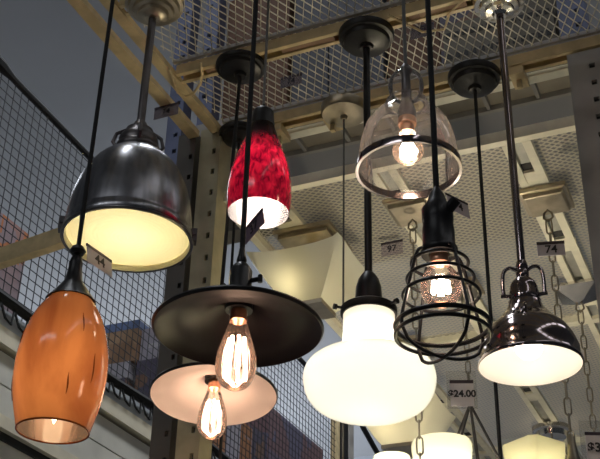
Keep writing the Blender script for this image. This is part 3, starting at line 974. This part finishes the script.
square_bowl('square frosted glass bowl light half hidden behind the opal schoolhouse shade', -1.10, 3.31, Z(1.372), .140, .055, .125)

# chandeliers on chains
def chandelier(label, x, y, mat, zhub, cups, pyramid=False, chainmat='chain', hook=True, s=.062, a0=.3):
    t = thing('chandelier', label, 'chandelier', (x, y, zhub))
    c = square_canopy(t, s, mat, pyramid=pyramid)
    c.location = (0, 0, P - zhub)
    MB().tube([(0, 0, P - zhub - .04), (.010, 0, P - zhub - .05), (.012, 0, P - zhub - .064), (0, 0, P - zhub - .074), (-.012, 0, P - zhub - .064), (-.010, 0, P - zhub - .05)], .003, 8, True).build('hook', chainmat, t, True)
    chain(t, 0, 0, .17, P - zhub - .07, chainmat, a0=a0)
    MB().solid([(.006, -.14), (.018, -.12), (.014, -.05), (.022, 0), (.022, .10), (.014, .12), (.008, .165), (.004, .175)], 28).build('column', chainmat, t, True)
    for (dx, dy, z, R, hgt, sq, rot) in cups:
        zz = z - zhub
        m = MB().tube([(0, 0, -.08), (dx * .4, dy * .4, -.14), (dx * .8, dy * .8, zz - .13 if zz - .13 < -.10 else -.13), (dx, dy, zz - .045)], .006, 8)
        m.build('arm', chainmat, t, True)
        cup(t, dx, dy, zz, R, hgt, square=sq, rot=rot)
    return t
chandelier('chain hung chandelier with round cream glass cups below the cage lamp', -.784, 2.471, 'nickel', Z(.70),
           [(.002, .175, Z(.888), .076, .115, False, 0), (-.060, -.03, Z(.820), .044, .085, False, 0), (.16, -.10, Z(.70), .07, .11, False, 0)])
chandelier('chain hung chandelier with square cream glass cup below the chrome lamp', -.443, 2.551, 'nickel', Z(.775),
           [(-.086, -.01, Z(.805), .055, .125, True, radians(-78)), (.15, .09, Z(.62), .06, .11, True, .3)], s=.062)
t = chandelier('chain hung light with chrome pyramid canopy at the right edge', -.473, 3.101, 'bright', Z(.62), [(.12, 0, Z(.55), .06, .11, False, 0)], pyramid=True, s=.062)
# four-rod spider pendant
t = thing('chandelier', 'chain hung fixture with splayed thin rods under the price sign', 'chandelier', (-.785, 2.955, Z(1.235)))
c = square_canopy(t, .052, 'nickel'); c.location = (0, 0, P - Z(1.235))
MB().solid([(.006, -.02), (.012, -.014), (.014, 0), (.010, .014), (.004, .02)], 20).build('hub', 'chain', t, True)
chain(t, 0, 0, .016, P - Z(1.235) - .03, 'chain', pitch=.036, w=.0085, r=.002)
for a in (3.3, 4.3, 5.1, .25, 1.6):
    MB().tube([(0, 0, -.012), (.125 * cos(a), .125 * sin(a), -.30)], .0042, 6).build('rod', 'pewter2', t, True)
m = MB().torus(.125, .006, -.30, 48); m.build('ring', 'pewter2', t, True)
globe(t, -.30, .028, 'lamp_far', base=.012, neck=.010)  # unseen bulb added to light the far metal sheets
MB().lathe(spline([(.03, -.38), (.10, -.36), (.122, -.31), (.124, -.30)], 4), 40).build('glass_bowl', 'shadeglass', t, True)
# far chrome canopy light
t = thing('pendant_lamp', 'far pendant with round polished canopy just above the square glass cup', 'pendant lamp', (-.803, 4.208, Z(1.0)))
MB().solid([(.02, -.045), (.055, -.040), (.060, -.020), (.072, -.016), (.074, 0)], 40, 0, (0, 0, .6)).build('canopy', 'bright', t, True)
cordpart(t, 0, 0, .12, .56, .004, 'chain')
MB().lathe(spline([(.06, 0), (.075, .05), (.05, .11), (.02, .13)], 4), 32).build('lamp_shade', 'shadeglass', t, True)

globe(t, .10, .028, 'lamp_far', base=.012, neck=.010)  # bulb below the view, put in to brighten the far sheets

# ------------------------------------------------------------------ price tags
def text_mesh(body, size, bold=.0):
    cu = bpy.data.curves.new('price_print', 'FONT')
    cu.body = body; cu.size = size; cu.extrude = .0004; cu.offset = bold
    cu.align_x = 'CENTER'; cu.align_y = 'CENTER'
    o = bpy.data.objects.new('price_print', cu)
    COL.objects.link(o)
    dg = bpy.context.evaluated_depsgraph_get()
    me = bpy.data.meshes.new_from_object(o.evaluated_get(dg))
    bpy.data.objects.remove(o); bpy.data.curves.remove(cu)
    return me

def price_tag(label, pos, w, h, digits, rz, tilt=0., roll=0., band=.22, card='card', tsize=.5, sleeve=None, lines=True):
    """card hanging from its top edge at pos; face toward local -Y"""
    t = thing('price_tag', label, 'price tag', pos, 'price tags')
    t.rotation_euler = (tilt, roll, rz)
    MB().box((-w/2, -.0006, -h), (w/2, .0006, 0)).build('card', card, t)
    MB().box((-w/2 - .0005, -.0014, -h * band), (w/2 + .0005, .0014, .0006)).build('top_band', 'strip', t)
    me = text_mesh(digits, h * tsize * 1.25, h * .012)
    me.materials.append(M_['ink'])
    o = bpy.data.objects.new('price_print', me); COL.objects.link(o)
    o.parent = t
    o.rotation_euler = (pi / 2, 0, 0)
    o.location = (0, -.0016, -h * (band + (1 - band) * .47))
    if sleeve:
        sw, s0, s1 = sleeve
        MB().box((-sw/2, .0016, -s1), (sw/2, .0030, s0)).build('clear_sleeve', 'acrylic', t)
    return t
price_tag('price tag on the lower rim of the pewter dome', (-1.135, 1.588, Z(1.068)), .076, .040, '44', radians(84), tilt=radians(-10), band=.14, tsize=.6)
price_tag('price tag turned edge on below the red glass opening', (-.826, 1.625, Z(1.094)), .066, .036, '37', radians(-32), roll=radians(-16), band=.15, card='plumcard', tsize=.6)
price_tag('price tag hung from the outer side beam above the dome', (-1.318, 2.06, H - .002), .072, .038, '74', radians(0), band=.12, card='clearcard')
price_tag('price tag hung from the mesh above the red lamp', (-.985, 2.115, H + .040), .060, .034, '74', 0, band=.12, card='clearcard')
price_tag('price tag hung from the mesh left of the cage lamp cord', (-.612, 2.055, H + .040), .060, .036, '97', 0, band=.12, card='clearcard')
price_tag('price tag hung under the metal sheet right of the schoolhouse rod', (-.902, 2.645, P + .012), .064, .044, '97', 0, band=.13, card='clearcard')
price_tag('price tag angled beside the cage lamp socket', (-.594, 2.22, Z(1.436)), .072, .046, '74', radians(62), tilt=radians(-8), band=.12)
price_tag('price tag on the chain under the square nickel canopy', (-.440, 2.528, Z(1.452)), .068, .040, '74', radians(14), band=.2, tsize=.62)
price_tag('white price sign in a clear sleeve on the chain above the splayed rods', (-.800, 2.93, Z(1.288)), .066, .078, '$24.00', radians(20), band=.12, tsize=.29, sleeve=(.085, .03, .085))
price_tag('white price sign in a clear sleeve at the lower right edge', (-.462, 3.06, Z(1.135)), .062, .085, '$37', radians(22), band=.10, tsize=.34, sleeve=(.09, .035, .10))
